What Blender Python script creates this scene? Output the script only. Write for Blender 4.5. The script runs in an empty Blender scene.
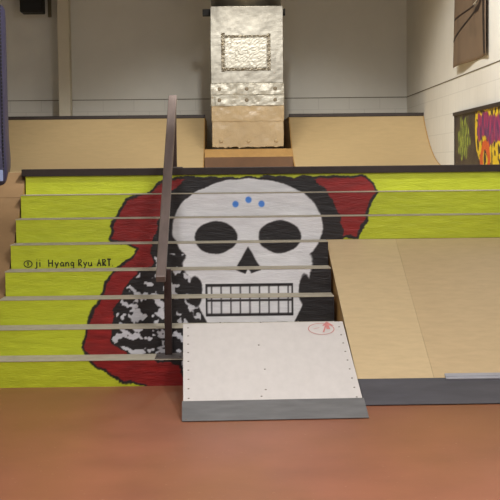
import bpy, bmesh, math, random
from mathutils import Vector, Matrix, noise
random.seed(4)
C = bpy.context.scene.collection
PI = math.pi

# ------------------------------------------------------------ dimensions (metres)
H = 0.18          # step rise
T = 0.264        # step going
Y0 = 8.68         # front of the lowest riser
XL, XR = -1.625, 2.345
XB = 0.756        # left side of the bank ramp
ZD = 8 * H        # deck height
EYE = 1.463
F = 1300.0
YW = 17.0         # back wall
XW = 2.354        # right wall

# ------------------------------------------------------------ materials
def srgb(r, g, b):
    def f(c):
        c /= 255.0
        return c / 12.92 if c <= 0.04045 else ((c + 0.055) / 1.055) ** 2.4
    return (f(r), f(g), f(b), 1.0)

def mat(name, col, rough=0.6, metal=0.0, var=0.12, scale=6.0, stretch=(1, 1, 1), bump=0.0, bscale=60.0, attr=None, col2=None, spec=0.5, coat=0.0):
    m = bpy.data.materials.new(name); m.use_nodes = True
    nt = m.node_tree; N = nt.nodes; L = nt.links
    b = N['Principled BSDF']
    b.inputs['Roughness'].default_value = rough
    b.inputs['Metallic'].default_value = metal
    b.inputs['Specular IOR Level'].default_value = spec
    b.inputs['Coat Weight'].default_value = coat
    tc = N.new('ShaderNodeTexCoord'); mp = N.new('ShaderNodeMapping'); mp.inputs['Scale'].default_value = stretch
    L.new(tc.outputs['Object'], mp.inputs['Vector'])
    nz = N.new('ShaderNodeTexNoise'); nz.inputs['Scale'].default_value = scale; nz.inputs['Detail'].default_value = 6; nz.inputs['Roughness'].default_value = 0.6
    L.new(mp.outputs['Vector'], nz.inputs['Vector'])
    cr = N.new('ShaderNodeValToRGB')
    cr.color_ramp.elements[0].position = 0.3; cr.color_ramp.elements[1].position = 0.7
    if attr:
        cr.color_ramp.elements[0].color = (1 - var,) * 3 + (1,); cr.color_ramp.elements[1].color = (1, 1, 1, 1)
        at = N.new('ShaderNodeVertexColor'); at.layer_name = attr
        mx = N.new('ShaderNodeMix'); mx.data_type = 'RGBA'; mx.blend_type = 'MULTIPLY'; mx.inputs['Factor'].default_value = 1
        L.new(at.outputs['Color'], mx.inputs['A']); L.new(cr.outputs['Color'], mx.inputs['B'])
        L.new(mx.outputs['Result'], b.inputs['Base Color'])
    else:
        c = srgb(*col); d = srgb(*col2) if col2 else tuple(v * (1 - var) for v in c[:3]) + (1,)
        cr.color_ramp.elements[0].color = d; cr.color_ramp.elements[1].color = c
        L.new(cr.outputs['Color'], b.inputs['Base Color'])
    L.new(nz.outputs['Fac'], cr.inputs['Fac'])
    if bump > 0:
        n2 = N.new('ShaderNodeTexNoise'); n2.inputs['Scale'].default_value = bscale; n2.inputs['Detail'].default_value = 4
        L.new(mp.outputs['Vector'], n2.inputs['Vector'])
        bp = N.new('ShaderNodeBump'); bp.inputs['Strength'].default_value = bump; bp.inputs['Distance'].default_value = 0.01
        L.new(n2.outputs['Fac'], bp.inputs['Height']); L.new(bp.outputs['Normal'], b.inputs['Normal'])
    return m

def floor_material():
    m = mat('floor_paint', (142, 88, 64), rough=0.4, var=0.1, scale=2.0, col2=(124, 76, 54))
    nt = m.node_tree; N = nt.nodes; L = nt.links; b = N['Principled BSDF']
    src = b.inputs['Base Color'].links[0].from_socket
    tc = N.new('ShaderNodeTexCoord')
    mp = N.new('ShaderNodeMapping'); mp.inputs['Scale'].default_value = (1, 0.35, 1)
    L.new(tc.outputs['Object'], mp.inputs['Vector'])
    big = N.new('ShaderNodeTexNoise'); big.inputs['Scale'].default_value = 0.9; big.inputs['Detail'].default_value = 3
    L.new(mp.outputs['Vector'], big.inputs['Vector'])
    r1 = N.new('ShaderNodeValToRGB'); r1.color_ramp.elements[0].position = .42; r1.color_ramp.elements[1].position = .66
    r1.color_ramp.elements[0].color = (0, 0, 0, 1); r1.color_ramp.elements[1].color = (.55, .55, .55, 1)
    L.new(big.outputs['Fac'], r1.inputs['Fac'])
    mx = N.new('ShaderNodeMix'); mx.data_type = 'RGBA'; mx.inputs['B'].default_value = srgb(126, 86, 42)
    L.new(r1.outputs['Color'], mx.inputs['Factor']); L.new(src, mx.inputs['A'])
    # scuffs and pale specks
    sp = N.new('ShaderNodeTexNoise'); sp.inputs['Scale'].default_value = 45; sp.inputs['Detail'].default_value = 2
    L.new(tc.outputs['Object'], sp.inputs['Vector'])
    r2 = N.new('ShaderNodeValToRGB'); r2.color_ramp.elements[0].position = .70; r2.color_ramp.elements[1].position = .78
    r2.color_ramp.elements[0].color = (0, 0, 0, 1); r2.color_ramp.elements[1].color = (.4, .4, .4, 1)
    L.new(sp.outputs['Fac'], r2.inputs['Fac'])
    m2 = N.new('ShaderNodeMix'); m2.data_type = 'RGBA'; m2.inputs['B'].default_value = srgb(205, 170, 145)
    L.new(r2.outputs['Color'], m2.inputs['Factor']); L.new(mx.outputs['Result'], m2.inputs['A'])
    L.new(m2.outputs['Result'], b.inputs['Base Color'])
    rr = N.new('ShaderNodeMapRange'); rr.inputs['To Min'].default_value = .36; rr.inputs['To Max'].default_value = .55
    L.new(big.outputs['Fac'], rr.inputs['Value']); L.new(rr.outputs['Result'], b.inputs['Roughness'])
    return m

def block_wall_material(name, axis):
    m = mat(name, (228, 226, 218), rough=0.85, var=0.05, scale=3.0, bump=0.15, bscale=90)
    nt = m.node_tree; N = nt.nodes; L = nt.links; b = N['Principled BSDF']
    src = b.inputs['Base Color'].links[0].from_socket
    tc = N.new('ShaderNodeTexCoord'); sx = N.new('ShaderNodeSeparateXYZ'); cx = N.new('ShaderNodeCombineXYZ')
    L.new(tc.outputs['Object'], sx.inputs['Vector'])
    L.new(sx.outputs[axis], cx.inputs['X']); L.new(sx.outputs['Z'], cx.inputs['Y'])
    br = N.new('ShaderNodeTexBrick'); br.inputs['Scale'].default_value = 1.0
    br.inputs['Brick Width'].default_value = 0.4; br.inputs['Row Height'].default_value = 0.2
    br.inputs['Mortar Size'].default_value = 0.006; br.inputs['Mortar Smooth'].default_value = 0.6
    br.inputs['Color1'].default_value = (1, 1, 1, 1); br.inputs['Color2'].default_value = (.97, .97, .97, 1)
    br.inputs['Mortar'].default_value = (.86, .86, .86, 1)
    L.new(cx.outputs['Vector'], br.inputs['Vector'])
    mx = N.new('ShaderNodeMix'); mx.data_type = 'RGBA'; mx.blend_type = 'MULTIPLY'; mx.inputs['Factor'].default_value = 1
    L.new(src, mx.inputs['A']); L.new(br.outputs['Color'], mx.inputs['B'])
    # the blocks stop at the seam, plain boards above it
    lt = N.new('ShaderNodeMath'); lt.operation = 'LESS_THAN'; lt.inputs[1].default_value = 2.35
    L.new(sx.outputs['Z'], lt.inputs[0])
    m2 = N.new('ShaderNodeMix'); m2.data_type = 'RGBA'
    L.new(lt.outputs['Value'], m2.inputs['Factor']); L.new(src, m2.inputs['A']); L.new(mx.outputs['Result'], m2.inputs['B'])
    L.new(m2.outputs['Result'], b.inputs['Base Color'])
    return m

M = {
    'floor': floor_material(),
    'wall_x': block_wall_material('wall_back_paint', 'X'),
    'wall_y': block_wall_material('wall_side_paint', 'Y'),
    'ceiling': mat('ceiling_paint', (96, 88, 72), rough=0.9),
    'mural': mat('mural_paint', (255, 255, 255), rough=0.5, var=0.16, scale=9, stretch=(.5, 1, 2.5), bump=0.35, bscale=40, attr='paint'),
    'tread': mat('worn_tread', (178, 170, 150), rough=0.7, var=0.25, scale=12),
    'black_steel': mat('black_steel', (52, 43, 40), rough=0.45, metal=0.3, var=0.3, scale=20),
    'rail_steel': mat('rail_steel', (128, 114, 108), rough=0.42, metal=0.3, var=0.3, scale=18, stretch=(1, .2, .2)),
    'post_steel': mat('post_steel', (58, 42, 38), rough=0.5, metal=0.4, var=0.3, scale=18),
    'dull_steel': mat('dull_steel', (120, 112, 108), rough=0.5, metal=0.7, var=0.3, scale=14),
    'ply': mat('bank_plywood', (195, 173, 134), rough=0.42, var=0.12, scale=9, stretch=(1, 3, 3), bump=0.05),
    'ply_brown': mat('brown_plywood', (150, 120, 84), rough=0.5, var=0.14, scale=6),  # left bank brown, darkened so its colour carries the shadow lying there
    'ply_dull': mat('dull_plywood', (188, 165, 127), rough=0.42, var=0.12, scale=9, stretch=(1, 3, 3), bump=0.05),
    'ply_warm': mat('pipe_plywood', (192, 167, 124), rough=0.5, var=0.1, scale=8, stretch=(1, 3, 3)),
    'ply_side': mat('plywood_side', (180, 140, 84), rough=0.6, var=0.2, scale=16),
    'ply_shaded': mat('shaded_plywood', (100, 68, 38), rough=0.6, var=0.2, scale=8),  # plinth front darkened for the column's shade; kicker frame and batten share it
    'ply_grey': mat('kicker_board', (198, 193, 188), rough=0.4, var=0.08, scale=10, stretch=(2, 1, 1)),
    'plate': mat('steel_plate', (128, 128, 128), rough=0.4, metal=0.35, var=0.3, scale=7, stretch=(.6, 2, 2), bump=.03),
    'plate_dark': mat('dark_steel_plate', (92, 91, 96), rough=0.45, metal=0.35, var=0.3, scale=5, stretch=(.6, 2, 2)),
    'alu': mat('aluminium', (170, 171, 178), rough=0.4, metal=0.3, var=0.15),
    'screw': mat('screw_metal', (140, 132, 122), rough=0.5, metal=0.6),
    'foil': mat('silver_foil', (150, 146, 136), rough=0.42, metal=0.8, var=0.25, scale=7, bump=0.12, bscale=16),
    'foil_bright': mat('bright_foil', (168, 164, 152), rough=0.4, metal=0.6, var=0.12, scale=20, bump=0.15, bscale=40),
    'foil_rough': mat('crumpled_tape', (150, 142, 126), rough=0.35, metal=0.75, var=0.6, scale=45, bump=0.8, bscale=60),
    'brown_tape': mat('brown_wrap', (182, 160, 124), rough=0.3, var=0.14, scale=10, bump=0.15, coat=0.3),
    'spot': mat('dark_fastener', (132, 120, 100), rough=0.6),
    'navy': mat('navy_vinyl', (50, 48, 76), rough=0.45, var=0.15, bump=0.1),
    'black': mat('matt_black', (14, 13, 13), rough=0.7),
    'pale_blue': mat('pale_blue_print', (150, 165, 205), rough=0.5),
    'pillar': mat('pillar_paint', (208, 200, 180), rough=0.6, var=0.06),
    'banner': None,
    'seam': mat('seam_brown', (112, 104, 84), rough=0.9),  # colour of the thin dark wall seam and the cable duct
    'ink': mat('black_ink', (28, 30, 14), rough=0.7),
    'red_ink': mat('red_marker', (200, 128, 124), rough=0.6, var=.25, scale=40),
}

# ------------------------------------------------------------ helpers
def bx(bm, x0, x1, y0, y1, z0, z1):
    vs = [bm.verts.new(p) for p in [(x0, y0, z0), (x1, y0, z0), (x1, y1, z0), (x0, y1, z0), (x0, y0, z1), (x1, y0, z1), (x1, y1, z1), (x0, y1, z1)]]
    for f in [(0, 3, 2, 1), (4, 5, 6, 7), (0, 1, 5, 4), (1, 2, 6, 5), (2, 3, 7, 6), (3, 0, 4, 7)]:
        bm.faces.new([vs[i] for i in f])

def prism(bm, prof, x0, x1):
    """profile of (y, z) points extruded along x"""
    a = [bm.verts.new((x0, y, z)) for y, z in prof]; b = [bm.verts.new((x1, y, z)) for y, z in prof]
    n = len(prof)
    bm.faces.new(a); bm.faces.new(b[::-1])
    for i in range(n):
        bm.faces.new([a[i], b[i], b[(i + 1) % n], a[(i + 1) % n]])

def cyl(bm, c, r, h, axis='Z', n=16, r2=None):
    m = Matrix.Translation(c) @ {'Z': Matrix(), 'Y': Matrix.Rotation(PI / 2, 4, 'X'), 'X': Matrix.Rotation(PI / 2, 4, 'Y')}[axis]
    bmesh.ops.create_cone(bm, cap_ends=True, segments=n, radius1=r, radius2=r if r2 is None else r2, depth=h, matrix=m)

def obj(name, bm, m, parent=None, bevel=0.0, smooth=False, seg=2):
    bmesh.ops.recalc_face_normals(bm, faces=bm.faces)
    me = bpy.data.meshes.new(name); bm.to_mesh(me); bm.free()
    o = bpy.data.objects.new(name, me); C.objects.link(o)
    if m: me.materials.append(m)
    if parent is not None:
        o.parent = parent
        # meshes are written in world space; the parent empties are placed without rotation
        o.matrix_parent_inverse = Matrix()
        me.transform(Matrix.Translation(-wloc(parent)))
    if smooth:
        for p in me.polygons: p.use_smooth = True
    if bevel:
        md = o.modifiers.new('bevel', 'BEVEL'); md.width = bevel; md.segments = seg; md.limit_method = 'ANGLE'; md.angle_limit = math.radians(35)
    return o

def wloc(o):
    v = Vector((0, 0, 0))
    while o is not None:
        v += o.location; o = o.parent
    return v

def thing(name, label, cat, loc=(0, 0, 0), group=None):
    o = bpy.data.objects.new(name, None); C.objects.link(o); o.location = loc; o.empty_display_size = .2
    o['label'] = label; o['category'] = cat
    if group: o['group'] = group
    return o

def struct(name, bm, m):
    o = obj(name, bm, m); o['kind'] = 'structure'; return o

def box_obj(name, dims, m, parent=None, bevel=0.0):
    bm = bmesh.new(); bx(bm, *dims); return obj(name, bm, m, parent, bevel)

def ribbon(bm, pts, w, n, up=None):
    """flat painted stroke: pts in 3D on a plane with normal n, lifted 1 mm off it"""
    n = Vector(n).normalized(); P = [Vector(p) + n * 0.0015 for p in pts]
    L = []; R = []
    for i, p in enumerate(P):
        d = (P[min(i + 1, len(P) - 1)] - P[max(i - 1, 0)]).normalized()
        s = n.cross(d) * (w / 2)
        L.append(bm.verts.new(p + s)); R.append(bm.verts.new(p - s))
    for i in range(len(P) - 1):
        bm.faces.new([L[i], L[i + 1], R[i + 1], R[i]])

# ------------------------------------------------------------ the setting
bm = bmesh.new(); bx(bm, -6, XW + .2, -3, YW + .2, -.1, 0); struct('floor', bm, M['floor'])
bm = bmesh.new(); bx(bm, -6, XW + .2, YW, YW + .2, 0, 5.2); struct('wall_back', bm, M['wall_x'])
bm = bmesh.new(); bx(bm, XW, XW + .2, -3, YW, 0, 5.2); struct('wall_right', bm, M['wall_y'])
bm = bmesh.new(); bx(bm, -6.2, -6, -3, YW + .2, 0, 5.2); struct('wall_left', bm, M['wall_y'])
bm = bmesh.new(); bx(bm, -6.2, XW + .2, -3, YW + .2, 5.2, 5.3); struct('ceiling', bm, M['ceiling'])
bm = bmesh.new(); bx(bm, -6, XW - .005, YW - .005, YW, 2.347, 2.356); struct('trim_1', bm, M['seam'])
bm = bmesh.new(); bx(bm, XW - .005, XW, -3, YW, 2.347, 2.356); struct('trim_2', bm, M['seam'])

# ------------------------------------------------------------ the painting on the risers
LIME = (190, 201, 44); RED = (150, 26, 24); BLACK = (24, 20, 22); WHITE = (222, 222, 224); BLUE = (70, 130, 215)
RED_OUT = [(172, 176), (158, 184), (148, 193), (128, 199), (120, 210), (112, 224), (112, 236), (126, 241), (138, 246), (132, 256), (118, 266),
           (106, 280), (102, 294), (92, 308), (84, 326), (82, 344), (90, 358), (104, 368), (118, 378), (140, 382), (170, 387), (340, 400), (340, 238),
           (357, 236), (366, 222), (368, 208), (376, 192), (374, 183), (366, 176)]
BLACK_OUT = [(186, 176), (170, 190), (160, 214), (152, 240), (150, 262), (132, 274), (118, 294), (110, 316), (108, 336), (120, 350), (146, 356),
             (176, 364), (200, 400), (340, 400), (344, 230), (334, 200), (316, 176)]
def seg_dist(x, y, a, b):
    dx, dy = b[0] - a[0], b[1] - a[1]; l = dx * dx + dy * dy
    t = max(0, min(1, ((x - a[0]) * dx + (y - a[1]) * dy) / l)) if l else 0
    return math.hypot(x - a[0] - t * dx, y - a[1] - t * dy)
def poly_sd(x, y, P):
    """signed distance, negative inside"""
    ins = False; d = 1e9; n = len(P)
    for i in range(n):
        a, b = P[i], P[(i + 1) % n]
        d = min(d, seg_dist(x, y, a, b))
        if (a[1] > y) != (b[1] > y) and x < (b[0] - a[0]) * (y - a[1]) / (b[1] - a[1]) + a[0]: ins = not ins
    return -d if ins else d
def ell(x, y, cx, cy, rx, ry):
    k = math.hypot((x - cx) / rx, (y - cy) / ry); return (k - 1) * min(rx, ry)
def mixc(a, b, t):
    t = max(0.0, min(1.0, t)); return tuple(a[i] * (1 - t) + b[i] * t for i in range(3))
def mural(x, y):
    """colour of the wall painting; x and y are the painter's sheet units"""
    j = noise.noise(Vector((x * .09, y * .09, 0))) * 3.0 + noise.noise(Vector((x * .4, y * .4, 3))) * 1.0
    m = noise.noise(Vector((x * .05, y * .2, 7))) * .5 + .5
    c = mixc(LIME, (172, 181, 32), m * .8)
    d = poly_sd(x, y, RED_OUT) + j if 60 < x < 400 else 99
    if d > 12: return c
    c = mixc(c, BLACK, (2.4 - d) / 1.0)
    r = mixc(RED, (112, 14, 16), m)
    c = mixc(c, r, (-d - .2) / 1.0)
    d = poly_sd(x, y, BLACK_OUT) + j * 1.3
    c = mixc(c, BLACK, -d)
    # loose pale splatter on the black
    if y > 252 and x < 200:
        n = noise.noise(Vector((x * .085, y * .11, 21))) + .35 * noise.noise(Vector((x * .3, y * .3, 4)))
        c = mixc(c, (196, 196, 202), (n - .10) * 14 * (1 if d < -3 else 0))
    # plain skull facing front
    d = ell(x, y, 248, 226, 76, 50)
    d = min(d, ell(x, y, 248, 262, 66, 30))
    jaw = max(abs(x - 250) - 60 + max(0, (y - 290)) * .5, abs(y - 290) - 32)
    d = min(d, jaw) + j * .35
    c = mixc(c, mixc(WHITE, (200, 200, 204), m * .7), -d)
    if d < 4:
        for cx in (216, 280):
            d = ell(x, y, cx, 236, 22, 17) + j * .3; c = mixc(c, BLACK, -d)
        d = poly_sd(x, y, [(248, 246), (236, 268), (245, 272), (248, 266), (251, 272), (260, 268)]) + j * .2; c = mixc(c, BLACK, -d + 1)
        # plain tooth rows
        d = max(abs(x - 249) - 43, abs(y - 299) - 15)
        if d < 1:
            g = min(abs(y - 299) - 1.3, min(abs(x - (211 + k * 9.6)) for k in range(9)) - .8, -d - 1.0)
            c = mixc(c, BLACK, -g + .3)
            c = mixc(c, BLACK, (abs(y - 299) - 12.5))
        for s in (-1, 1):
            d = ell(x, y, 250 + s * 55, 290, 7, 17) + j * .3; c = mixc(c, BLACK, -d)
        for bx_, by_ in ((236, 203), (249, 199), (262, 203)):
            d = ell(x, y, bx_, by_, 3.6, 3.6); c = mixc(c, BLUE, -d)
    return c

# sheet rows of the eight risers, lowest first (foot, head)
ROWS = [(384, 357.5), (351.5, 324.5), (321, 296.5), (293.5, 268), (265.5, 241.7), (239.7, 216), (214, 193), (191, 172)]
def srgbf(c): return srgb(*[max(0, min(255, v)) for v in c])

stairs = thing('painted_stairs', 'lime green painted steps with a white skull and red splash mural across the risers', 'stairs', (0, Y0, 0))
for i in range(8):
    y = Y0 + i * T; z0 = i * H; z1 = (i + 1) * H - (0.005 if i < 7 else 0.036)
    x1 = XB - .004 if i < 5 else XR
    s = F / y
    nz_ = 30; nx = int((x1 - XL) / 0.006)
    me = bpy.data.meshes.new('riser')
    vs = []; fs = []; cols = []
    ft, hd = ROWS[i]
    for a in range(nz_ + 1):
        z = z0 + (z1 - z0) * a / nz_
        v = ft + (hd - ft) * a / nz_
        for b in range(nx + 1):
            x = XL + (x1 - XL) * b / nx
            # slightly wobbly plywood face and paint body
            vs.append((x, -0.0 + i * T - 0.0012 * noise.noise(Vector((x * 9, z * 30, i))), z))
            cols.append(srgbf(mural(228 + x * s, v)))
    W = nx + 1
    for a in range(nz_):
        for b in range(nx):
            k = a * W + b; fs.append((k, k + 1, k + 1 + W, k + W))
    # back and rim so the board has thickness
    base = len(vs); t = .018
    for (x, z) in ((XL, z0), (x1, z0), (x1, z1), (XL, z1)):
        vs.append((x, i * T + t, z)); cols.append(srgb(150, 130, 90))
    c0, c1, c2, c3 = 0, nx, nz_ * W + nx, nz_ * W
    fs += [(base + 3, base + 2, base + 1, base), (c0, base, base + 1, c1), (c3, c2, base + 2, base + 3), (c0, c3, base + 3, base), (c1, base + 1, base + 2, c2)]
    me.from_pydata(vs, [], fs)
    ca = me.color_attributes.new('paint', 'FLOAT_COLOR', 'POINT')
    flat = [q for c in cols for q in c]; ca.data.foreach_set('color', flat)
    me.materials.append(M['mural'])
    o = bpy.data.objects.new('riser', me); C.objects.link(o); o.parent = stairs
    if i == 4: riser5 = o
    o['label'] = ['bottom riser, lime green with red splash', 'second riser, lime green with white and black brushwork', 'third riser with the lower row of skull teeth', 'fourth riser with the upper teeth and cheeks',
                  'fifth riser with the black hand lettering', 'sixth riser with the skull eye sockets', 'seventh riser with the skull forehead', 'top riser under the black edge bar'][i]
    if i < 7:
        xe = XB - .004 if i < 4 else XR
        if i == 4: xe = XR
        bm = bmesh.new(); bx(bm, XL - .006, x1, y - .003, y + T - .001, (i + 1) * H - .005, (i + 1) * H)
        obj('tread', bm, M['tread'], stairs, bevel=.001)
# carcass behind the risers
prof = [(Y0 + .02, 0)]
for i in range(8):
    zt = (i + 1) * H - (.006 if i < 7 else .038)
    prof += [(Y0 + i * T + .02, zt)]
    if i < 7: prof += [(Y0 + (i + 1) * T + .02, zt)]
prof += [(Y0 + 7 * T + .12, 8 * H - .038), (Y0 + 7 * T + .12, 0)]
bm = bmesh.new(); prism(bm, prof, XL + .01, XB - .01); 
prof2 = [(Y0 + 5 * T + .02, 0)] + [(Y0 + i * T + .02, (i + 1) * H - (.006 if i < 7 else .038)) for i in range(5, 8) for _ in (0,)]
p2 = [(Y0 + 5 * T + .02, 0)]
for i in range(5, 8):
    zt = (i + 1) * H - (.006 if i < 7 else .038)
    p2 += [(Y0 + i * T + .02, zt)]
    if i < 7: p2 += [(Y0 + (i + 1) * T + .02, zt)]
p2 += [(Y0 + 7 * T + .12, 8 * H - .038), (Y0 + 7 * T + .12, 0)]
prism(bm, p2, XB, XR)
obj('stair_frame', bm, M['ply_side'], stairs)
bm = bmesh.new(); bx(bm, -1.655, XR, Y0 + 7 * T - .018, Y0 + 7 * T + .10, EYE - .058, EYE)
obj('edge_bar', bm, M['black_steel'], stairs, bevel=.004)

# handwriting on the fifth riser
def glyph_strokes():
    G = {
        'j': (.5, [[(.3, .75), (.3, -.1), (.2, -.25), (0, -.25)], [(.3, 1.0), (.3, 1.08)]]),
        'i': (.3, [[(.15, .7), (.15, 0)], [(.15, .95), (.15, 1.03)]]),
        'H': (.75, [[(.05, 1.05), (.08, 0)], [(.55, 1.0), (.52, 0)], [(.08, .5), (.54, .55)]]),
        'y': (.55, [[(.02, .65), (.2, .15)], [(.45, .65), (.1, -.35)]]),
        'a': (.6, [[(.42, .5), (.25, .65), (.08, .4), (.15, .08), (.35, .1), (.43, .5), (.5, 0)]]),
        'n': (.55, [[(.05, .6), (.07, 0)], [(.07, .4), (.25, .62), (.4, .5), (.43, 0)]]),
        'g': (.55, [[(.4, .5), (.22, .65), (.06, .4), (.15, .1), (.35, .15), (.4, .6), (.42, -.2), (.25, -.35), (.05, -.25)]]),
        'R': (.62, [[(.08, 0), (.05, 1.0), (.35, .98), (.45, .78), (.3, .55), (.08, .5), (.5, 0)]]),
        'u': (.6, [[(.04, .62), (.1, .1), (.25, .02), (.4, .15), (.45, .62), (.5, 0)]]),
        'A': (.68, [[(.02, 0), (.28, 1.05), (.52, 0)], [(.12, .4), (.44, .42)]]),
        'T': (.62, [[(0, 1.02), (.55, 1.0)], [(.28, 1.0), (.28, 0)]]),
        's': (.5, [[(.4, .75), (.2, .85), (.08, .65), (.35, .4), (.25, .12), (.05, .2)]]),
        '.': (.25, [[(.05, .02), (.12, .02)]]),
    }
    return G
G = glyph_strokes()
yr = Y0 + 4 * T; s = F / yr
def px2x(px): return (px - 228) / s
hz = .050; zb = 4 * H + .014
def write(txt, px, h=hz, w=.0085, cw=1.0):
    x = px2x(px); bm = bmesh.new()
    for ch in txt:
        adv, sts = G[ch]
        for st in sts:
            ribbon(bm, [(x + a * h * cw, yr - .001, zb + b * h) for a, b in st], w, (0, -1, 0))
        x += adv * h * cw + h * .08
    obj('hand_lettering', bm, M['ink'], riser5)['label'] = 'small black hand painted word'
write('ji', 34.5, cw=1.1); write('Hyang', 48, cw=1.22); write('Ryu', 78, cw=1.12); write('ART.', 97, w=.011, cw=1.02)
cx = px2x(28); cz = zb + .022; bm = bmesh.new()
ribbon(bm, [(cx + .030 * math.cos(t * PI / 12), yr - .001, cz + .024 * math.sin(t * PI / 12)) for t in range(25)], .007, (0, -1, 0))
x = cx - .008
for st in G['s'][1]:
    ribbon(bm, [(x + a * .034, yr - .001, cz - .014 + b * .034) for a, b in st], .007, (0, -1, 0))
obj('painted_emblem', bm, M['ink'], riser5)['label'] = 'small black letter in a circle'

# ------------------------------------------------------------ upper deck
YDK = Y0 + 7 * T + .12
bm = bmesh.new(); bx(bm, -4.2, XR, YDK + .002, YW - .01, 0, ZD)
o = obj('raised_deck', bm, M['ply_warm']); o['label'] = 'raised plywood deck behind the top of the painted steps'; o['category'] = 'platform'

# ------------------------------------------------------------ bank ramps
def slope_pt(x, t, foot, top, off=0.0):
    """point on a slope from foot (y,z) to top (y,z) at metres t up it"""
    d = Vector((0, top[0] - foot[0], top[1] - foot[1])).normalized(); n = Vector((0, -d.z, d.y))
    return Vector((x, foot[0], foot[1])) + d * t + n * off
def slope_slab(bm, x0, x1, t0, t1, foot, top, a, b, dx0=0.0, dx1=0.0):
    P = [slope_pt(x0, t0, foot, top, a), slope_pt(x1, t0, foot, top, a), slope_pt(x1 + dx1, t1, foot, top, a), slope_pt(x0 + dx0, t1, foot, top, a),
         slope_pt(x0, t0, foot, top, b), slope_pt(x1, t0, foot, top, b), slope_pt(x1 + dx1, t1, foot, top, b), slope_pt(x0 + dx0, t1, foot, top, b)]
    vs = [bm.verts.new(p) for p in P]
    for f in [(0, 3, 2, 1), (4, 5, 6, 7), (0, 1, 5, 4), (1, 2, 6, 5), (2, 3, 7, 6), (3, 0, 4, 7)]:
        bm.faces.new([vs[i] for i in f])

FT = (7.84, .004); TP = (Y0 + 5 * T - .004, .9)
bank = thing('bank_ramp', 'wide tan plywood bank ramp beside the painted steps with a steel strip at its foot', 'ramp', (1.5, 8.9, 0))
Lb = math.hypot(TP[0] - FT[0], TP[1] - FT[1])
x1s = 1.292
XF = .806
for (a, b, sk) in ((XF, x1s - .0004, XB - XF), (x1s + .0004, XR, 0)):
    bm = bmesh.new(); slope_slab(bm, a, b, .285, Lb - .004, FT, TP, -.018, 0, dx0=sk); obj('plywood_sheet', bm, M['ply'] if a < 1 else M['ply_dull'], bank, bevel=.0008)
dd = Vector((0, TP[0] - FT[0], TP[1] - FT[1])).normalized(); off = -.019
q0 = slope_pt(0, .05, FT, TP, off); q1 = slope_pt(0, Lb - .004, FT, TP, off)
bm = bmesh.new(); pr = [(q0.y, 0), (q0.y, max(.001, q0.z)), (q1.y, q1.z), (q1.y, 0)]
va = [bm.verts.new(((XF if y < 8.5 else XB) + .003, y, z)) for y, z in pr]; vb = [bm.verts.new((XR - .002, y, z)) for y, z in pr]
bm.faces.new(va); bm.faces.new(vb[::-1])
for k in range(4): bm.faces.new([va[k], vb[k], vb[(k + 1) % 4], va[(k + 1) % 4]])
obj('side_frame', bm, M['ply_side'], bank)
bm = bmesh.new(); slope_slab(bm, XF - .006, XR, 0, .30, FT, TP, 0.0005, .004); o = obj('foot_plate', bm, M['plate_dark'], bank); o['label'] = 'dark steel foot strip'
bm = bmesh.new(); slope_slab(bm, 1.362, 1.74, .272, .338, FT, TP, .0045, .014); slope_slab(bm, 1.362, 1.74, .298, .306, FT, TP, .014, .017)
o = obj('metal_strip', bm, M['alu'], bank, bevel=.002); o['label'] = 'short silver aluminium strip'

# left bank, lower than the nosings of the steps
FL = (Y0 + .12, .004); TL = (YDK - .003, ZD)
Ll = math.hypot(TL[0] - FL[0], TL[1] - FL[1])
bl = thing('bank_ramp', 'steep brown plywood bank ramp left of the painted steps', 'ramp', (-2.6, 9.8, 0))
bm = bmesh.new(); q0 = slope_pt(0, .0, FL, TL, -.0); q1 = slope_pt(0, Ll, FL, TL, -.019)
prism(bm, [(q0.y + .03, 0), (q1.y, q1.z), (q1.y, 0)], -4.2, XL - .012); obj('side_frame', bm, M['ply_side'], bl)
for a, b in ((.02, Ll - .33), (Ll - .326, Ll - .004)):
    bm = bmesh.new(); slope_slab(bm, -4.2, XL - .012, a, b, FL, TL, -.018, 0); obj('plywood_sheet', bm, M['ply_brown'], bl, bevel=.0015)

# ------------------------------------------------------------ kicker ramp
kick = thing('kicker_ramp', 'small pale kicker ramp with a steel lip standing on the floor against the steps', 'ramp', (0.25, 8.1, 0))
FK = (7.43, .003); TK = (8.635, .425)
Lk = math.hypot(TK[0] - FK[0], TK[1] - FK[1])
# built square, then turned a little on the floor
bmw = bmesh.new(); slope_slab(bmw, -.268, .80, .225, Lk, FK, TK, -.015, 0); a = obj('top_board', bmw, M['ply_grey'], kick, bevel=.002)
q0 = slope_pt(0, .05, FK, TK, -.016); q1 = slope_pt(0, Lk - .004, FK, TK, -.016)
bm = bmesh.new(); prism(bm, [(q0.y, 0), (q0.y, q0.z if q0.z > 0 else .001), (q1.y, q1.z), (q1.y, 0)], -.262, .794); obj('side_frame', bm, M['ply_shaded'], kick)
bm = bmesh.new(); slope_slab(bm, -.275, .808, 0, .232, FK, TK, .0005, .004); o = kplate = obj('steel_plate', bm, M['plate'], kick); o['label'] = 'worn steel plate at the foot'
scr = None
spots = [(-.235, .27 + k * .118) for k in range(9)] + [(.768, .25 + k * .118) for k in range(9)] + [(.20, .28), (.23, .36), (.24, .62), (.22, .95), (.25, 1.28), (-.02, 1.285), (.5, 1.285)] + [(.785, .02), (-.25, .02)]
for (sx, t) in spots:
    p = slope_pt(sx, t, FK, TK, .0045 if t < .23 else .001)
    if scr is None:
        bm = bmesh.new(); rot = Matrix.Rotation(math.atan2(TK[1] - FK[1], TK[0] - FK[0]), 4, 'X')
        bmesh.ops.create_cone(bm, cap_ends=True, segments=12, radius1=.0065, radius2=.005, depth=.002, matrix=rot)
        me = bpy.data.meshes.new('screw'); bm.to_mesh(me); bm.free(); me.materials.append(M['screw']); scr = me
    o = bpy.data.objects.new('screw', scr); C.objects.link(o); o.parent = a if t >= .23 else kplate; o.location = p - kick.location
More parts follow.
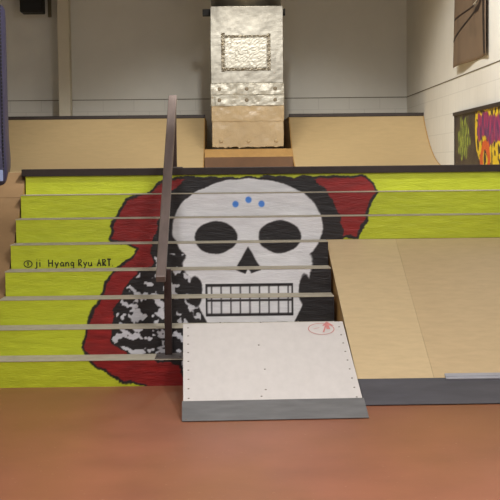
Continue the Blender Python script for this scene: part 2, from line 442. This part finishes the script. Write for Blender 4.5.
# red drawn oval with an arrow head
nk = slope_pt(0, 0, FK, TK, 1) - slope_pt(0, 0, FK, TK, 0)
def kp(px, t): return slope_pt(px, t, FK, TK, .0005)
bm = bmesh.new()
cx, ct = .645, 1.165
ribbon(bm, [kp(cx + .085 * math.cos(t * PI / 14), ct + .082 * math.sin(t * PI / 14)) for t in range(29)], .006, nk)
ribbon(bm, [kp(cx + .01, ct - .05), kp(cx + .04, ct + .07)], .010, nk)
vs = [bm.verts.new(kp(a, b) + nk * .001) for a, b in ((.655, 1.21), (.69, 1.275), (.735, 1.21), (.70, 1.215), (.705, 1.16), (.68, 1.16), (.68, 1.215))]
bm.faces.new(vs)
ribbon(bm, [kp(cx - .05, ct), kp(cx - .01, ct + .02)], .005, nk)
o = obj('red_marking', bm, M['red_ink'], a); o['label'] = 'faint red oval with an arrow'
kick.rotation_euler = (0, 0, math.radians(1.7))
kick.location.x -= .022

# ------------------------------------------------------------ handrail on the steps
rail = thing('grind_rail', 'dark square steel rail sloping up the middle of the painted steps', 'rail', (-.44, 8.93, H))
def bar(name, p, q, wx, wz, m, bevel=.006, cap=False):
    p, q = Vector(p), Vector(q); d = (q - p).normalized(); X = Vector((1, 0, 0)); n = X.cross(d).normalized()
    bm = bmesh.new(); vs = []
    for c in (p, q):
        for sx, sn in ((-1, -1), (1, -1), (1, 1), (-1, 1)):
            vs.append(bm.verts.new(c + X * sx * wx / 2 + n * sn * wz / 2))
    for f in [(0, 1, 2, 3), (7, 6, 5, 4), (0, 4, 5, 1), (1, 5, 6, 2), (2, 6, 7, 3), (3, 7, 4, 0)]: bm.faces.new([vs[i] for i in f])
    return obj(name, bm, m, rail, bevel=bevel)
bar('rail_tube', (-.455, 8.72, .715), (-.437, 10.68, 2.035), .066, .05, M['rail_steel'])
bar('post', (-.415, 8.86, H + .006), (-.415, 8.86, .775), .05, .05, M['post_steel'])
bar('post', (-.432, 10.60, EYE + .007), (-.432, 10.60, 1.94), .05, .05, M['post_steel'])
bp0 = box_obj('base_plate', (-.50, -.31, 8.69, 8.93, H, H + .007), M['dull_steel'], rail, .001)
box_obj('base_plate', (-.50, -.36, 10.53, 10.627, EYE, EYE + .007), M['dull_steel'], rail, .001)
for bxx, byy in ((-.48, 8.71), (-.33, 8.71), (-.48, 8.91), (-.33, 8.91)):
    bm = bmesh.new(); cyl(bm, (bxx, byy, H + .011), .008, .008, n=6); obj('bolt', bm, M['dull_steel'], bp0)

# ------------------------------------------------------------ quarter pipes
YT, ZT, RQ = 15.55, 2.06, 2.2
def quarter(label, x0, x1, seam):
    q = thing('quarter_pipe', label, 'quarter pipe', ((x0 + x1) / 2, 15.6, ZD), 'quarter pipes on the raised deck')
    h = ZT - ZD; run = math.sqrt(2 * RQ * h - h * h); yb = YT - run
    prof = [(yb - .02, ZD)]
    a1 = math.acos((RQ - h) / RQ)
    for k in range(21):
        a = a1 * k / 20; prof.append((yb + RQ * math.sin(a), ZD + .008 + (RQ - RQ * math.cos(a)) * (h - .008) / h))
    prof += [(YW - .03, ZT), (YW - .03, ZD)]
    # body as side panels and curved riding surface
    bm = bmesh.new(); prism(bm, prof, x0 + .012, x1 - .012); obj('curved_surface', bm, M['ply_warm'], q)
    for xs in (x0, x1 - .012):
        bm = bmesh.new(); prism(bm, prof, xs, xs + .012); obj('side_panel', bm, M['ply_side'], q)
    bm = bmesh.new(); bx(bm, x0, x1, YT - .02, YT + .03, ZT - .012, ZT + .03); o = obj('coping', bm, M['black_steel'], q, bevel=.008); o['label'] = 'dark steel coping edge'
    return q
quarter('plywood quarter pipe on the deck behind the left half of the steps', -3.25, -.256, 0)
quarter('plywood quarter pipe on the deck in the corner by the right wall', .742, 2.352, 1)

# box between them
pl = thing('wooden_plinth', 'brown wooden box on the deck below the silver wrapped column', 'box', (.23, 14.75, ZD))
box_obj('front_board', (-.25, .736, 14.52, 14.56, ZD, 1.575), M['ply_shaded'], pl, .002)
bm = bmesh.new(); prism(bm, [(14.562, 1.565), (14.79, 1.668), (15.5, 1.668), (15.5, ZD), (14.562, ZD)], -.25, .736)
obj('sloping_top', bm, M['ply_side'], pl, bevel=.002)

# ------------------------------------------------------------ wrapped column
def zz(y): return EYE + (167 - y) / 87.8
col = thing('wrapped_column', 'thick column padded in shiny silver foil and brown tape between the quarter pipes', 'column', (.225, 15.05, zz(147)))
def wrap(name, x0, x1, y0, y1, z0, z1, m, amp=.006, ragged=0.0, seed=0, cell=.02, parent=col):
    nx = max(2, int((x1 - x0) / cell)); nzv = max(2, int((z1 - z0) / cell)); ny = max(1, int((y1 - y0) / .06))
    bm = bmesh.new()
    # perimeter loop
    per = [(x0 + (x1 - x0) * i / nx, y0) for i in range(nx)] + [(x1, y0 + (y1 - y0) * i / ny) for i in range(ny)] + \
          [(x1 - (x1 - x0) * i / nx, y1) for i in range(nx)] + [(x0, y1 - (y1 - y0) * i / ny) for i in range(ny)]
    rows = []
    for k in range(nzv + 1):
        z = z0 + (z1 - z0) * k / nzv; row = []
        for (x, y) in per:
            n = noise.noise(Vector((x * 7 + seed, z * 7, y * 7))) + .5 * noise.noise(Vector((x * 22, z * 22 + seed, y * 22)))
            dx = -1 if x == x0 else (1 if x == x1 else 0); dy = -1 if y == y0 else (1 if y == y1 else 0)
            # padded edges round off
            zr = z
            if k == 0 and ragged: zr = z - ragged * (.5 + noise.noise(Vector((x * 25, y * 25, seed))))
            row.append(bm.verts.new((x + dx * amp * n, y + dy * amp * n, zr)))
        rows.append(row)
    L = len(per)
    for k in range(nzv):
        for i in range(L): bm.faces.new([rows[k][i], rows[k][(i + 1) % L], rows[k + 1][(i + 1) % L], rows[k + 1][i]])
    bm.faces.new(rows[0][::-1]); bm.faces.new(rows[-1])
    return obj(name, bm, m, parent, smooth=False, bevel=.006)
X0, X1, Y1, Y2 = -.172, .650, 14.8, 15.35
wrap('brown_wrap', X0 + .008, X1 - .004, Y1, Y2, zz(146) , zz(121.5), M['brown_tape'], .004, .02, 1)
wrap('brown_wrap', X0 + .002, X1 + .002, Y1 - .005, Y2, zz(121.5), zz(106), M['brown_tape'], .005, .006, 2)
o = wrap('tape_band', X0 - .005, X1 + .006, Y1 - .010, Y2, zz(106), zz(95.3), M['foil_bright'], .006, .008, 3)
o = wrap('tape_band', X0 - .007, X1 + .008, Y1 - .014, Y2, zz(95), zz(84), M['foil_bright'], .006, .008, 4)
o = wrap('foil_wrap', X0, X1, Y1 - .004, Y2, zz(84), zz(8), M['foil'], .0025, .0, 5)
# crumpled frame and bright patch panel
bm = bmesh.new()
px0, px1, pz0, pz1 = -.02, .47, 2.575, 2.935
def strip(bm, x0, x1, z0, z1, y, t):
    nx = max(2, int((x1 - x0) / .015)); nz = max(2, int((z1 - z0) / .015)); g = []
    for k in range(nz + 1):
        g.append([bm.verts.new((x0 + (x1 - x0) * i / nx + .006 * noise.noise(Vector((i * .9, k * .9, 1))), y - t * (.4 + abs(noise.noise(Vector((i * .7, k * .7, x0 * 9))))), z0 + (z1 - z0) * k / nz + .006 * noise.noise(Vector((i * .9, k * .9, 5))))) for i in range(nx + 1)])
    for k in range(nz):
        for i in range(nx): bm.faces.new([g[k][i], g[k][i + 1], g[k + 1][i + 1], g[k + 1][i]])
    b = [bm.verts.new((x, y + .012, z)) for x, z in ((x0, z0), (x1, z0), (x1, z1), (x0, z1))]
    bm.faces.new(b[::-1])
    bm.faces.new([b[0], b[1]] + [g[0][i] for i in range(nx, -1, -1)])
    bm.faces.new([b[2], b[3]] + [g[nz][i] for i in range(0, nx + 1)])
    bm.faces.new([b[3], b[0]] + [g[k][0] for k in range(0, nz + 1)])
    bm.faces.new([b[1], b[2]] + [g[k][nx] for k in range(nz, -1, -1)])
strip(bm, px0 - .03, px0 + .01, pz0 - .03, pz1 + .04, Y1 - .012, .016)
strip(bm, px1 - .005, px1 + .035, pz0 - .02, pz1 + .03, Y1 - .012, .016)
strip(bm, px0, px1, pz1 - .01, pz1 + .012, Y1 - .012, .016)
strip(bm, px0 - .02, px1 + .02, pz0 - .02, pz0 + .006, Y1 - .012, .016)
te = o = obj('tape_edging', bm, M['foil_rough'], col); o['label'] = 'crumpled tape around the patch'
bm = bmesh.new(); strip(bm, px0 + .015, px1 - .015, pz0 + .01, pz1 - .015, Y1 - .012, .004)
o = obj('patch', bm, M['foil_bright'], col); o['label'] = 'square bright foil patch'
k = 0
for yy, yf in ((89.5, Y1 - .02), (100.5, Y1 - .017), (126, Y1 - .006), (141, Y1 - .006)):
    for xx in (-.07, .24, .555):
        if yy == 126 and xx != .225: continue
        if yy == 141 and xx == .225: continue
        bm = bmesh.new(); cyl(bm, (xx + random.uniform(-.01, .01), yf, zz(yy)), .022, .010, 'Y', 12, .014)
        obj('fastener', bm, M['spot'] if yy < 110 else M['brown_tape'], col)
# round shiny shaft above the padding
bm = bmesh.new(); cyl(bm, (.24, 15.22, (zz(8) + 5.19) / 2 + .0), .405, 5.19 - zz(8), 'Z', 48)
o = obj('shaft', bm, M['foil'], col, smooth=False)
for p in o.data.polygons: p.use_smooth = len(p.vertices) == 4
bm = bmesh.new(); bx(bm, -.26, .685, 15.0, 15.08, zz(16) + .01, zz(8.5)); o = obj('mounting_bar', bm, M['black'], col, bevel=.004)

# ------------------------------------------------------------ slim pillar, loudspeaker
pil = thing('steel_pillar', 'slim cream painted pillar against the back wall left of the loudspeaker gap', 'pillar', (-2.045, 16.7, ZT))
pil['label'] = 'slim cream painted pillar rising behind the left quarter pipe'
box_obj('shaft', (-2.12, -1.975, 16.58, 16.80, ZT + .001, 5.19), M['pillar'], pil, .006)
box_obj('base_plate', (-2.15, -1.945, 16.55, 16.83, ZT, ZT + .012), M['pillar'], pil, .002)
sp = thing('loudspeaker', 'black loudspeaker hung high on the back wall near the cream pillar', 'speaker', (-2.44, 16.7, 3.44))
bm = bmesh.new(); bx(bm, -2.585, -2.305, 16.56, 16.86, 3.44, 3.92); cb = obj('cabinet', bm, M['black'], sp, bevel=.012)
bm = bmesh.new(); bx(bm, -2.57, -2.32, 16.548, 16.562, 3.455, 3.905); obj('grille', bm, M['black'], cb, bevel=.004)
box_obj('bracket', (-2.50, -2.38, 16.86, 16.999, 3.6, 3.75), M['black'], sp, .003)
bd = box_obj('cable_duct', (-2.285, -2.245, 16.95, 16.999, 3.42, 5.19), M['seam']); bd['label'] = 'narrow brown cable duct on the back wall right of the loudspeaker'; bd['category'] = 'cable duct'

# ------------------------------------------------------------ navy padded post on the left
pad = thing('padded_post', 'tall dark navy vinyl padded post at the left edge above the bank', 'padded post', (-1.985, 10.6, 1.3))
def bankz(y): return FL[1] + (y - FL[0]) * (TL[1] - FL[1]) / (TL[0] - FL[0]) + .003 if y < TL[0] else ZD + .002
def padmesh(x0, x1, y0, y1, ztop, lift=0.0):
    bm = bmesh.new(); n = 28; cx_, cy_ = (x0 + x1) / 2, (y0 + y1) / 2; rx, ry = (x1 - x0) / 2, (y1 - y0) / 2
    rows = []
    zs = [0, .03, .08, .2, .4, .6, .8, .92, .97, .99, 1.0]; sc = [1.0, 1.04, 1.05, 1.0, .985, .98, .975, .97, .95, .88, .7]
    for z, k in zip(zs, sc):
        row = []
        for i in range(n):
            a = 2 * PI * i / n; c, s_ = math.cos(a), math.sin(a); e = .35
            x = cx_ + rx * k * math.copysign(abs(c) ** e, c); y = cy_ + ry * k * math.copysign(abs(s_) ** e, s_)
            zb_ = bankz(y) + lift
            row.append(bm.verts.new((x, y, zb_ + (ztop - zb_) * z)))
        rows.append(row)
    for k in range(len(rows) - 1):
        for i in range(n): bm.faces.new([rows[k][i], rows[k][(i + 1) % n], rows[k + 1][(i + 1) % n], rows[k + 1][i]])
    bm.faces.new(rows[0][::-1]); bm.faces.new(rows[-1]); return bm
vc = obj('vinyl_cover', padmesh(-2.18, -1.782, 10.50, 10.78, 2.80), M['navy'], pad, smooth=True)
bm = bmesh.new()
for k in range(46):
    z = 1.46 + k * .029; cyl(bm, (-1.798, 10.512, z), .0065, .02, 'Z', 6)
o = obj('lacing', bm, M['black'], vc)
bm = bmesh.new(); bx(bm, -1.835, -1.800, 10.484, 10.494, 1.37, 1.46); o = obj('label_patch', bm, M['pale_blue'], vc, bevel=.004); o['label'] = 'pale blue patch near the foot'

# ------------------------------------------------------------ graffiti board on the right wall
board = thing('graffiti_board', 'black board with purple, yellow and green graffiti standing along the right wall', 'graffiti board', (2.33, 12.1, ZD))
YA, YB_ = 13.22, 10.95; zt = 1.955; xf = 2.318
def graf(a, v):
    """a metres from the far end, v metres above the deck"""
    j = noise.noise(Vector((a * 9, v * 9, 2))) * .035 + noise.noise(Vector((a * 30, v * 30, 5))) * .012
    c = mixc((46, 36, 40), (70, 62, 46), noise.noise(Vector((a * 5, v * 8, 1))) + .4)
    g = ell(a, v, .50, .27, .36, .22) + j * 2.2
    st = noise.noise(Vector((a * 26, v * 10, 4)))
    c = mixc(c, (150, 165, 60) if st > 0 else (92, 108, 44), -g * 40 * (abs(st) * 2.2))
    # yellow halo
    h = poly_sd(a, v, [(1.08, .52), (1.06, .30), (1.14, .14), (1.30, .06), (1.5, .0), (2.5, .0), (2.5, .53)]) + j
    c = mixc(c, (232, 200, 30), -h * 60)
    if noise.noise(Vector((a * 11, v * 11, 14))) > .12: c = mixc(c, (60, 40, 36), -h * 30)
    p = poly_sd(a, v, [(1.20, .49), (1.17, .30), (1.25, .22), (1.55, .27), (1.75, .18), (2.1, .22), (2.5, .18), (2.5, .47), (1.9, .45), (1.6, .50)]) + j
    pc = mixc((176, 40, 100), (92, 44, 104), noise.noise(Vector((a * 16, v * 8, 9))) * 1.6 + .4)
    lines = min(abs((a + .25 * math.sin(v * 18) * .12) - k) for k in (1.34, 1.52, 1.70, 1.90, 2.08, 2.28)) - .012
    pc = mixc(pc, (60, 30, 70), -lines * 90)
    c = mixc(c, pc, -p * 60)
    r = math.hypot((a - 1.55), (v - .07) * 1.3); o_ = abs(r - .17) - .07 + j
    c = mixc(c, (222, 96, 34), -o_ * 60)
    c = mixc(c, (36, 30, 30), (.08 - r + j) * 60)
    return c
me = bpy.data.meshes.new('painted_board'); na, nv = 260, 60; vs = []; cols = []; fs = []
for k in range(nv + 1):
    for i in range(na + 1):
        a = (YA - YB_) * i / na; v = (zt - ZD) * k / nv
        vs.append((0, -a, v)); cols.append(srgbf(graf(a, v)))
W = na + 1
for k in range(nv):
    for i in range(na):
        q = k * W + i; fs.append((q, q + 1, q + W + 1, q + W))
b0 = len(vs)
for a, v in ((0, 0), (YA - YB_, 0), (YA - YB_, zt - ZD), (0, zt - ZD)): vs.append((.02, -a, v)); cols.append(srgb(40, 34, 34))
fs += [(b0 + 3, b0 + 2, b0 + 1, b0), (0, b0, b0 + 1, na), (nv * W, nv * W + na, b0 + 2, b0 + 3), (0, nv * W, b0 + 3, b0), (na, b0 + 1, b0 + 2, nv * W + na)]
me.from_pydata(vs, [], fs); ca = me.color_attributes.new('paint', 'FLOAT_COLOR', 'POINT'); ca.data.foreach_set('color', [q for c in cols for q in c])
me.materials.append(M['mural'])
o = bpy.data.objects.new('painted_board', me); C.objects.link(o); o.parent = board; o.location = Vector((xf, YA, ZD)) - board.location
box_obj('top_rail', (xf - .02, xf + .034, YB_ - .01, YA + .012, zt, zt + .035), M['black_steel'], board, .003)
box_obj('end_post', (xf - .006, xf + .034, YA + .0005, YA + .014, ZD, zt), M['black_steel'], board, .002)

# ------------------------------------------------------------ banner on the right wall
def banner_material():
    m = mat('banner_print', (124, 104, 84), rough=0.65, var=0.12, scale=5)
    nt = m.node_tree; N = nt.nodes; L = nt.links; b = N['Principled BSDF']
    src = b.inputs['Base Color'].links[0].from_socket
    tc = N.new('ShaderNodeTexCoord'); n = N.new('ShaderNodeTexNoise'); n.inputs['Scale'].default_value = 1.3; n.inputs['Distortion'].default_value = .6
    L.new(tc.outputs['Object'], n.inputs['Vector'])
    r = N.new('ShaderNodeValToRGB'); e = r.color_ramp.elements
    e[0].position = .36; e[0].color = (.25, .25, .25, 1); e[1].position = .44; e[1].color = (1, 1, 1, 1)
    L.new(n.outputs['Fac'], r.inputs['Fac'])
    mx = N.new('ShaderNodeMix'); mx.data_type = 'RGBA'; mx.blend_type = 'MULTIPLY'; mx.inputs['Factor'].default_value = .35
    L.new(src, mx.inputs['A']); L.new(r.outputs['Color'], mx.inputs['B']); L.new(mx.outputs['Result'], b.inputs['Base Color'])
    return m
M['banner'] = banner_material()
ban = thing('banner', 'brown printed banner hanging high on the right wall', 'banner', (2.33, 12.65, 2.47))
bm = bmesh.new(); g = []
nu, nv = 40, 50
def ban_pt(u, v, off=0.0):
    y = 13.20 - 1.55 * u; z = 2.44 + 1.75 * v
    out = .02 + .035 * (1 - v) ** 3 * (1 - u) ** 1.5 + .02 * math.sin(u * 7 + v * 3) * (1 - v)
    return Vector((XW - out - off, y, z))
for k in range(nv + 1): g.append([bm.verts.new(ban_pt(i / nu, k / nv)) for i in range(nu + 1)])
for k in range(nv):
    for i in range(nu): bm.faces.new([g[k][i], g[k][i + 1], g[k + 1][i + 1], g[k + 1][i]])
sheet = o = obj('printed_sheet', bm, M['banner'], ban, smooth=True)
md = o.modifiers.new('thick', 'SOLIDIFY'); md.thickness = .003
def print_stroke(name, pts, w, m):
    bm = bmesh.new(); P = []
    for (a, b) in zip(pts[:-1], pts[1:]):
        for t in range(8):
            P.append((a[0] + (b[0] - a[0]) * t / 8, a[1] + (b[1] - a[1]) * t / 8))
    P.append(pts[-1]); ps = [ban_pt(u, v, .004) for u, v in P]
    ribbon(bm, ps, w, (-1, 0, 0)); return obj(name, bm, m, sheet)
print_stroke('print_line', [(.0, .15), (.2, .19), (.42, .235), (.66, .275)], .022, M['black_steel'])
print_stroke('print_edge', [(.96, .01), (.94, .2), (.93, .6), (.93, 1)], .10, M['black_steel'])
print_stroke('print_line', [(.02, .27), (.3, .285), (.62, .30), (.9, .33)], .018, M['post_steel'])
print_stroke('print_shade', [(.60, .265), (.72, .27), (.86, .30)], .06, M['post_steel'])
print_stroke('print_highlight', [(.55, .30), (.66, .305), (.72, .33), (.80, .32), (.88, .345)], .025, M['pillar'])
box_obj('hanging_batten', (XW - .04, XW - .001, 11.63, 13.22, 4.18, 4.22), M['ply_shaded'], ban, .003)

# ------------------------------------------------------------ light and camera
def area(name, loc, size, sy, power, col=(1, .93, .82), rot=(0, 0, 0), spread=180):
    l = bpy.data.lights.new(name, 'AREA'); l.shape = 'RECTANGLE'; l.size = size; l.size_y = sy; l.energy = power; l.color = col; l.spread = math.radians(spread)
    o = bpy.data.objects.new(name, l); C.objects.link(o); o.location = loc; o.rotation_euler = rot; return o
LC = (1, .968, .965)
def spot(loc, tilt, turn, cone, blend, power, col, r=.12):
    l = bpy.data.lights.new('spot_light', 'SPOT'); l.energy = power; l.color = col; l.spot_size = math.radians(cone); l.spot_blend = blend; l.shadow_soft_size = r
    o = bpy.data.objects.new('spot_light', l); C.objects.link(o); o.location = loc; o.rotation_euler = (math.radians(tilt), 0, math.radians(turn))
area('overhead_light', (-.9, 5.2, 4.7), .5, .5, 168, LC)
area('overhead_light', (1.6, 4.8, 4.7), .5, .5, 168, LC)
for turn, pw in ((0, 650), (-34, 600), (34, 480)):  # straight spot lights the column; the turned pair is added to brighten the sides
    spot((.25, 9.5, 4.5), 49, turn, 62, .45, pw, (1, .98, .93))
area('overhead_light', (.5, 7.6, 4.7), .5, .5, 48, LC)  # added fill, stands for no known fitting; lifts rail, treads and bank
area('overhead_light', (.25, 13.9, 4.0), .3, .3, 20, (1, .93, .8), spread=150)
w = bpy.data.worlds.new('world'); bpy.context.scene.world = w; w.use_nodes = True
w.node_tree.nodes['Background'].inputs['Color'].default_value = (1, .96, .92, 1)
w.node_tree.nodes['Background'].inputs['Strength'].default_value = .12

cam = bpy.data.cameras.new('camera'); co = bpy.data.objects.new('camera', cam); C.objects.link(co)
cam.sensor_width = 36; cam.lens = 36 * F / 500; cam.clip_end = 100
yaw = math.atan(22 / F); pitch = math.atan(83 / F); roll = .0105
Rm = Matrix.Rotation(-yaw, 4, 'Z') @ Matrix.Rotation(PI / 2 - pitch, 4, 'X') @ Matrix.Rotation(-roll, 4, 'Z')
co.matrix_world = Matrix.Translation((0, 0, EYE)) @ Rm
sc = bpy.context.scene; sc.camera = co
sc.view_settings.view_transform = 'Standard'; sc.view_settings.look = 'None'; sc.view_settings.gamma = 1; sc.view_settings.exposure = 0
